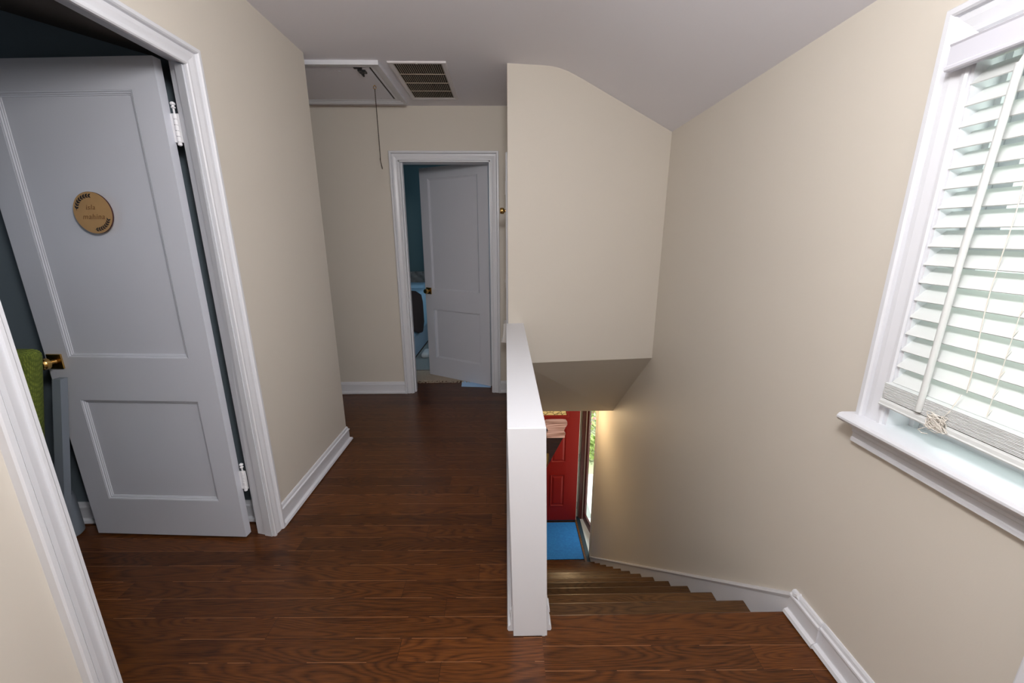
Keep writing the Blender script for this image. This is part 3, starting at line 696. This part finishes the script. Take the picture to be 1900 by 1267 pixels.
# ------------------------------------------------------------------ the blind
bl = empty('window_blind', (1.11, .61, .95), 'white wide-slat venetian blind in the window, lowered, slats tilted open', 'blind')
by0, by1 = WY0+.012, 1.050
mb = MB(); vz0, vz1 = 1.799, 1.858
ext(mb, [(1.078, vz0), (1.062, vz0), (1.059, vz0+.003), (1.059, vz0+.009), (1.063, vz0+.013), (1.063, vz1-.006), (1.060, vz1-.002), (1.062, vz1), (1.078, vz1)], .14, 1.080)
obj('valance', mb, VALM, bl)
mb = MB(); mb.box(1.090, 1.135, by0, by1, 1.815, 1.862); obj('headrail', mb, BLIND, bl)
sw, sd, sr_ = .0, .040, .044
def slat_mb(x, z):
    mb = MB(); n = 5; top = []; bot = []
    for i in range(n+1):
        s_ = i/n; c_ = math.sin(math.pi*s_)*.0022
        px, pz = x+s_*.039, z+s_*.040
        top.append((px-c_*.7, pz+c_*.7)); bot.append((px-c_*.7+.0017, pz+c_*.7-.0020))
    ext(mb, top+bot[::-1], by0, by1); return mb
zs_ = 1.0185; pitch_s = .04655; slats = []
s0 = obj('slat', slat_mb(1.092, zs_), BLIND, bl, smooth=True); s0.rotation_euler.x = .018; s0.location.z -= .44*.018
for k in range(1, 18):
    c = s0.copy(); C.objects.link(c); c.parent = bl; th = .018*(1-k/17); c.rotation_euler.x = th; c.location = s0.location+Vector((.0005*k, 0, pitch_s*k-.44*(th-.018)))
# stacked slats and bottom rail
st0 = None
for k in range(13):
    if st0 is None:
        mb = MB(); mb.rbox(1.074, 1.124, by0, by1+.003, .9725, .9752, .0009); st0 = obj('stacked_slat', mb, BLIND, bl); st0.rotation_euler.x = .020; st0.location.z -= .44*.020
    else:
        c = st0.copy(); C.objects.link(c); c.parent = bl; c.location = st0.location+Vector((random.uniform(-.001, .001), 0, .00345*k)); c.rotation_euler.x = .020
mb = MB(); ext(mb, [(1.128, .950), (1.080, .950), (1.073, .953), (1.071, .957), (1.073, .960), (1.074, .968), (1.077, .974), (1.128, .974)], by0-.002, by1+.006); q = obj('bottom_rail', mb, BLIND, bl); q.rotation_euler.x = .020; q.location.z -= .44*.020+.004
# wand
mb = MB(); mb.tube([(1.070, .930, 1.765), (1.070, .9415, 1.37), (1.070, .945, .976)], .0072, 12); mb.tube([(1.070, .930, 1.765), (1.080, .925, 1.80), (1.095, .925, 1.82)], .0035, 8)
obj('wand', mb, BLIND, bl, smooth=True)
mb = MB(); mb.box(1.078, 1.092, .80, .88, 1.79, 1.815); mb.box(1.076, 1.09, .838, .856, 1.775, 1.80); obj('tilt_mechanism', mb, BLACK, bl, bevel=.003)
# lift cords, ladder strings
mb = MB()
for yy in (.885,):
    pts = [(1.086+.0004*i, yy+.004*math.sin(i*.7)-.010*(i/17), 1.80-i*.0465) for i in range(17)]
    mb.tube(pts, .0011, 5)
obj('lift_cord', mb, CORD, bl)
for yy in (.820, .36):
    mb = MB()
    for k in range(17):
        z = zs_+pitch_s*k
        mb.tube([(1.0895+.0005*k, yy, z+.003), (1.102+.0005*k, yy+.004, z+.0145)], .0011, 4)
        mb.tube([(1.0900+.0005*k, yy, z), (1.0905+.0005*k, yy, z+pitch_s)], .0008, 4)
    obj('ladder_string', mb, CORD, bl)
mb = MB(); pts = []; rn = random.Random(3)
for i in range(80):
    t = i/80; cxy = .893+.046*math.sin(i*1.9)*(0.35+.65*rn.random()); cz = .968+.033*math.cos(i*1.37+.6)*(0.3+.7*rn.random())
    pts.append((1.063+.008*math.sin(i*.9), cxy, cz))
from mathutils import geometry as _g
sm = []
for i in range(len(pts)-1):
    a, b = Vector(pts[i]), Vector(pts[i+1])
    for j in range(3): sm.append(a.lerp(b, j/3))
for _ in range(3): sm = [sm[0]]+[(sm[i-1]+sm[i]*2+sm[i+1])/4 for i in range(1, len(sm)-1)]+[sm[-1]]
mb.tube(sm, .0010, 5)
mb.tube([(1.062, .905, .955), (1.060, .925, .935), (1.061, .915, .930), (1.058, .90, .936)], .0011, 5)
mb.tube([(1.086, .875, 1.05), (1.072, .880, 1.0), (1.064, .885, .985)], .0011, 5)
obj('cord_bundle', mb, CORD, bl)

# ------------------------------------------------------------------ lower hall, front door
YD = 5.118
tfD = lambda u, v, t: Vector((XR-t, u, v))
mb = MB(); mb.sweep([(DY0, ZF), (DY0, DZ1), (DY1, DZ1)], [(0, 0), (0, .012), (.064, .016), (.064, 0)], tfD)
obj('trim_front_door_casing', mb, WALL, kind=ST)
mb = MB(); mb.box(XR-.026, XR+.06, DY1-.012, DY1+.045, ZF, DZ1); mb.box(XR, XRO, DY0, DY1, DZ1-.02, DZ1)
mb.box(XR-.004, XR+.11, DY0, DY0+.012, ZF, DZ1)
obj('trim_front_door_jamb', mb, MAROON, kind=ST)
mb = MB(); mb.box(XR-.086, XR-.060, DY0-.3, 5.20, ZF, ZF+.020); obj('trim_threshold_oak', mb, oak('oak_threshold', 5, -9, False, mid=(.20, .085, .03), length=9), kind=ST)
mb = MB(); mb.box(XR-.060, XR-.008, DY0-.3, 5.20, ZF, ZF+.024); obj('trim_threshold', mb, RUBBER, kind=ST)
mb = MB(); mb.box(XR-.008, XRO+.03, DY0, DY1, ZF-.05, ZF+.004); obj('trim_door_sill', mb, CONC, kind=ST)

fd = empty('door_4', (1.03, YD, ZF+.03), kind=ST)
DX0, DX1, DT = .185, 1.028, .044
dz0, dz1 = ZF+.036, -.665
mb = MB()
gcx, gcz, gr = .607, -.985, .262
pan = [(.635, .843, -2.412, -1.890), (.371, .579, -2.412, -1.890), (.635, .848, -1.690, -1.172), (.366, .579, -1.690, -1.172)]
# slab with a half-round opening kept solid behind the lite
mb.box(DX0, DX1, YD, YD+DT, dz0, dz1)
obj('leaf', mb, RED, fd, bevel=.002)
for (a, b, c_, d) in pan:
    mb = MB()
    mb.sweep([(a, c_), (b, c_), (b, d), (a, d)], [(0, 0), (0, .009), (.010, .009), (.018, .002), (.026, .0015), (.050, .010), (.050, 0)], lambda u, v, t: Vector((u, YD-t, v)), closed=True)
    mb.box(a+.05, b-.05, YD-.010, YD, c_+.05, d-.05)
    obj('raised_panel', mb, RED, fd)
arc = [(gcx+gr*math.cos(R(t)), gcz+gr*math.sin(R(t))) for t in range(0, 181, 10)]
lt = empty('fan_lite', Vector((gcx, YD, gcz))-wloc(fd)); lt.parent = fd
mb = MB(); mb.prism([(x, z) for x, z in arc], 'y', YD-.006, YD-.001); obj('glass', mb, LITE, lt, label='cream leaded glass')
mb = MB(); mb.sweep(arc[::-1], [(-.03, 0), (-.03, .010), (-.018, .018), (.0, .016), (.006, .006), (.006, 0)], lambda u, v, t: Vector((u, YD-t, v)), closed=True); obj('lite_frame', mb, RED, lt, smooth=True)
mb = MB()
for t in (30, 60, 90, 120, 150): mb.tube([(gcx+.07*math.cos(R(t)), YD-.008, gcz+.07*math.sin(R(t))), (gcx+gr*math.cos(R(t)), YD-.008, gcz+gr*math.sin(R(t)))], .003, 5)
for rr in (.07, .17): mb.tube([(gcx+rr*math.cos(R(t)), YD-.008, gcz+rr*math.sin(R(t))) for t in range(0, 181, 12)], .003, 5)
for cxx in (.13, .21): mb.tube([(gcx+cxx+.045*math.cos(R(t)), YD-.009, gcz+.008+.05*math.sin(R(t))) for t in range(0, 181, 20)], .003, 5)
obj('leading', mb, BLACK, lt)
mb = MB(); mb.box(DX1, DX1+.003, YD+.001, YD+DT-.001, dz0+.002, dz1-.002); obj('hinge_edge', mb, PALEEDGE, fd, label='pale unpainted hinge edge')
for z0, z1 in ((-1.684, -1.590), (-2.470, -2.385), (-.86, -.77)):
    mb = MB(); mb.box(DX1+.003, DX1+.012, YD+.002, YD+DT+.004, z0, z1); mb.tube([(DX1+.014, YD+DT+.004, z0), (DX1+.014, YD+DT+.004, z1)], .007, 10); obj('hinge', mb, BLACK, fd)
mb = MB(); mb.box(DX0+.03, DX1-.002, YD+.004, YD+DT-.004, dz0-.018, dz0); obj('door_sweep', mb, RUBBER, fd)

# storm door, ajar
sdo = empty('door_5', (1.15, 5.18, ZF), kind=ST)
sa = R(-90+9); u = Vector((math.cos(sa), math.sin(sa), 0)); nrm = Vector((-math.sin(sa), math.cos(sa), 0))
Ms = Matrix((u, nrm, Vector((0, 0, 1)))).transposed().to_4x4(); Ms.translation = Vector((XR+.045, 5.17, 0))
mb = MB(); W_ = .74; mb.box(0, .085, -.015, .015, ZF+.02, DZ1-.03, Ms); mb.box(W_-.085, W_, -.015, .015, ZF+.02, DZ1-.03, Ms); mb.box(.085, W_-.085, -.015, .015, ZF+.02, ZF+.14, Ms); mb.box(.085, W_-.085, -.015, .015, DZ1-.13, DZ1-.03, Ms)
obj('leaf', mb, MAROON, sdo, bevel=.003)
mb = MB(); mb.box(.085, W_-.085, -.003, .003, ZF+.14, DZ1-.13, Ms); obj('pane', mb, GLASS, sdo)
mb = MB(); mb.box(.0, .012, -.022, -.016, ZF+.02, DZ1-.03, Ms); obj('weather_strip', mb, CORD, sdo)

mb = MB(); mb.rbox(.16, 1.018, 4.392, 5.10, ZF+.001, ZF+.012, .003); obj('door_mat', mb, MATB, label='bright blue woven mat on the lower floor in front of the red door', cat='door mat')
# entry ceiling lamp (its bulb light is 'entry_lamp_light')
lp = empty('entry_lamp', (.72, 4.25, SZ-.1), 'small flush glass ceiling lamp in the lower hall above the blue mat', 'lamp')
mb = MB(); mb.lathe([(.09, SZ-.02), (.10, SZ-.012), (.10, SZ-.001)], Matrix.Translation((.72, 4.25, 0))); obj('base', mb, BRASS, lp, smooth=True)
GLOBE = mat('lamp_opal_glass', (.9, .8, .6), .4, emis=(1, .75, .45), estr=3)
mb = MB(); mb.lathe([(.02, SZ-.085), (.055, SZ-.075), (.08, SZ-.05), (.085, SZ-.021)], Matrix.Translation((.72, 4.25, 0))); obj('globe', mb, GLOBE, lp, smooth=True)

# ------------------------------------------------------------------ outside
mb = MB(); mb.box(XRO+.03, 14, -6, 16, ZF-.35, ZF-.25); obj('ground', mb, LAWN, kind=ST)
mb = MB(); mb.box(XRO+.03, 2.9, 3.4, 6.4, ZF-.25, ZF-.02); obj('porch_slab', mb, CONC, kind=ST)
def shrub(x, y, r, z0, seed, label, flowers=False, ):
    rn = random.Random(seed); root = empty('shrub', (x, y, z0), label, 'shrub', 'shrubs outside the front door')
    mb = MB()
    for i in range(420):
        a = rn.uniform(0, 2*math.pi); e = math.acos(rn.uniform(-.3, 1)); d = r*(.55+.5*rn.random())
        c_ = Vector((x+d*math.sin(e)*math.cos(a), y+d*math.sin(e)*math.sin(a), z0+r*.6+d*math.cos(e)))
        d1 = Vector((rn.uniform(-1, 1), rn.uniform(-1, 1), rn.uniform(-1, 1))).normalized(); d2 = d1.cross(Vector((rn.uniform(-1, 1), 1, .3))).normalized()
        s_ = rn.uniform(.04, .08); mb.add([c_-d1*s_, c_+d2*s_*.45, c_+d1*s_, c_-d2*s_*.45], [(0, 1, 2, 3)], mi=1 if flowers and rn.random() < .15 else 0)
    obj('foliage', mb, [LEAFM, FLOWER], root)
    mb = MB(); mb.tube([(x, y, z0), (x+.03, y, z0+r)], .03, 7); obj('stem', mb, GREY, root)
shrub(2.12, 8.6, .48, ZF-.25, 1, 'flowering green shrub seen through the glass of the storm door', True)
shrub(1.85, 7.3, .30, ZF-.25, 2, 'low leafy shrub beyond the porch slab, behind the storm door')
shrub(2.75, 10.6, 1.0, ZF-.25, 4, 'tall leafy shrub furthest beyond the porch')

# ------------------------------------------------------------------ side room furniture
ch = empty('armchair', (-2.3, 1.45, 0), 'green tweed upholstered chair with a grey frame, behind the half-open white door', 'armchair')
mb = MB(); mb.rbox(-2.62, -1.885, 1.54, 1.62, .46, .985, .035)
for v in mb.v: v.x += (v.z-.985)*.26
obj('backrest', mb, GREEN, ch, smooth=True)
mb = MB(); mb.rbox(-2.60, -1.96, .92, 1.47, .40, .54, .045); obj('seat', mb, GREEN, ch, smooth=True)
mb = MB(); mb.hexa([(-2.125, 1.625, .0), (-2.085, 1.625, .0), (-2.085, 1.655, .0), (-2.125, 1.655, .0), (-1.915, 1.625, .84), (-1.880, 1.625, .84), (-1.880, 1.655, .84), (-1.915, 1.655, .84)]); obj('frame_post', mb, GREY, ch)
for x in (-2.58, -2.02):
    mb = MB(); mb.box(x-.02, x+.02, .94, .98, 0, .42); obj('leg', mb, GREY, ch)
mb = MB(); mb.box(-2.60, -2.56, 1.56, 1.62, 0, .6); obj('leg', mb, GREY, ch)
mb = MB(); mb.lathe([(.055, 0), (.062, .008), (.062, .20), (.058, .215)], Matrix.Translation((-2.165, 1.71, 0)), 28); obj('grey_cylinder_bin', mb, GREY, smooth=True, label='small grey cylinder standing on the floor beside the chair frame', cat='bin')

# ------------------------------------------------------------------ bedroom
bd = empty('bed', (-1.9, 5.2, 0), 'bed with tufted grey headboard and pale blue bedding, seen through the far doorway', 'bed')
mb = MB(); n1, n2 = 22, 14; X0, X1, Z0, Z1 = -2.75, -1.10, .20, .93; vs = []; fs = []
for i in range(n1*4+1):
    for j in range(n2*2+1):
        x = X0+(X1-X0)*i/(n1*4); z = Z0+(Z1-Z0)*j/(n2*2); p = (x-X0)/.15; q = (z-Z0)/.12
        d = abs(math.sin(math.pi*(p+q)/1.0/1))*abs(math.sin(math.pi*(p-q)))
        vs.append((x, 6.19-.035*(d**.45), z))
m2 = n2*2+1
for i in range(n1*4):
    for j in range(n2*2): fs.append((i*m2+j, (i+1)*m2+j, (i+1)*m2+j+1, i*m2+j+1))
mb.add(vs, fs); mb.box(X0, X1, 6.19, 6.25, Z0-.2, Z1); obj('headboard', mb, HEADB, bd, smooth=True, label='tufted grey headboard')
mb = MB(); mb.box(-2.72, -1.10, 4.15, 6.16, .02, .34); mb.box(-2.72, -2.66, 4.16, 4.22, 0, .14); mb.box(-1.17, -1.11, 4.16, 4.22, 0, .14); mb.box(-1.17, -1.11, 6.05, 6.15, 0, .14); obj('bed_frame', mb, BEDF, bd, bevel=.01)
mb = MB(); mb.rbox(-2.70, -1.075, 4.13, 6.14, .24, .74, .09); obj('duvet', mb, DUVET, bd, smooth=True)
mb = MB(); mb.rbox(-1.85, -1.15, 5.70, 6.12, .62, .78, .06); obj('pillow', mb, DUVET, bd, smooth=True)
mb = MB(); pr = [(-1.60, .775), (-1.30, .785), (-1.14, .775), (-1.065, .73), (-1.045, .64), (-1.040, .34), (-1.055, .32), (-1.072, .34), (-1.072, .63), (-1.09, .705), (-1.15, .745), (-1.60, .745)]
vs = []
nn_ = len(pr)
for k, (yy, dz) in enumerate(((4.18, .20), (4.40, .10), (4.72, -.01), (4.96, -.05), (5.06, .05))):
    vs += [(x, yy+.03*math.sin(i), z+(dz if z < .6 else 0)) for i, (x, z) in enumerate(pr)]
fs = [tuple(range(nn_)), tuple(range(5*nn_-1, 4*nn_-1, -1))]
for k in range(4): fs += [(k*nn_+i, k*nn_+(i+1) % nn_, (k+1)*nn_+(i+1) % nn_, (k+1)*nn_+i) for i in range(nn_)]
mb.add(vs, fs); obj('throw_blanket', mb, THROW, smooth=True, label='dark brown throw draped over the side of the pale blue bed', cat='blanket')
mb = MB(); mb.box(-1.02, -.30, 3.885, 4.20, .001, .010)
rg = obj('fringed_rug', mb, RUGT, label='tan wool rug with a knotted fringe, lying at the bedroom threshold', cat='rug')
mb = MB(); rn = random.Random(5); x = -1.0
while x < -.31:
    pts = [(x, 3.89, .008)]; 
    for i in range(1, 4): pts.append((x+rn.uniform(-.022, .022), 3.89-.022*i, .006))
    mb.tube(pts, [.004, .004, .003, .0035], 5); x += rn.uniform(.012, .020)
obj('fringe', mb, RUGT, rg, kind='stuff')
mb = MB(); mb.box(-1.10, -.10, 4.24, 6.0, .001, .009); obj('bedroom_rug', mb, RUGP, label='pale grey rug on the bedroom floor between the tan rug and the bed', cat='rug')
mb = MB(); mb.hexa([(-.44, 3.72, .001), (-.15, 3.692, .001), (-.16, 3.84, .001), (-.45, 3.88, .001), (-.44, 3.72, .006), (-.15, 3.692, .006), (-.16, 3.84, .006), (-.45, 3.88, .006)])
obj('blue_floor_patch', mb, BLUEPATCH, label='pale blue patch lying on the floor under the far door', cat='patch')  # thin flat patch of even pale blue just above the floor
mb = MB(); mb.rbox(-1.03, -.93, 4.66, 4.90, .010, .075, .03); sl_ = obj('slipper', mb, SLIP, smooth=True, label='white slipper on the rug beside the bed', cat='slipper')

# ------------------------------------------------------------------ white post at the right edge, near the camera
mb = MB(); mb.box(1.000, 1.075, .50, .585, 0, .84); mb.box(.992, 1.083, .492, .593, .84, .858)
obj('newel_post', mb, TRIM, label='white painted post at the corner of the landing, under the window', cat='post', bevel=.003)
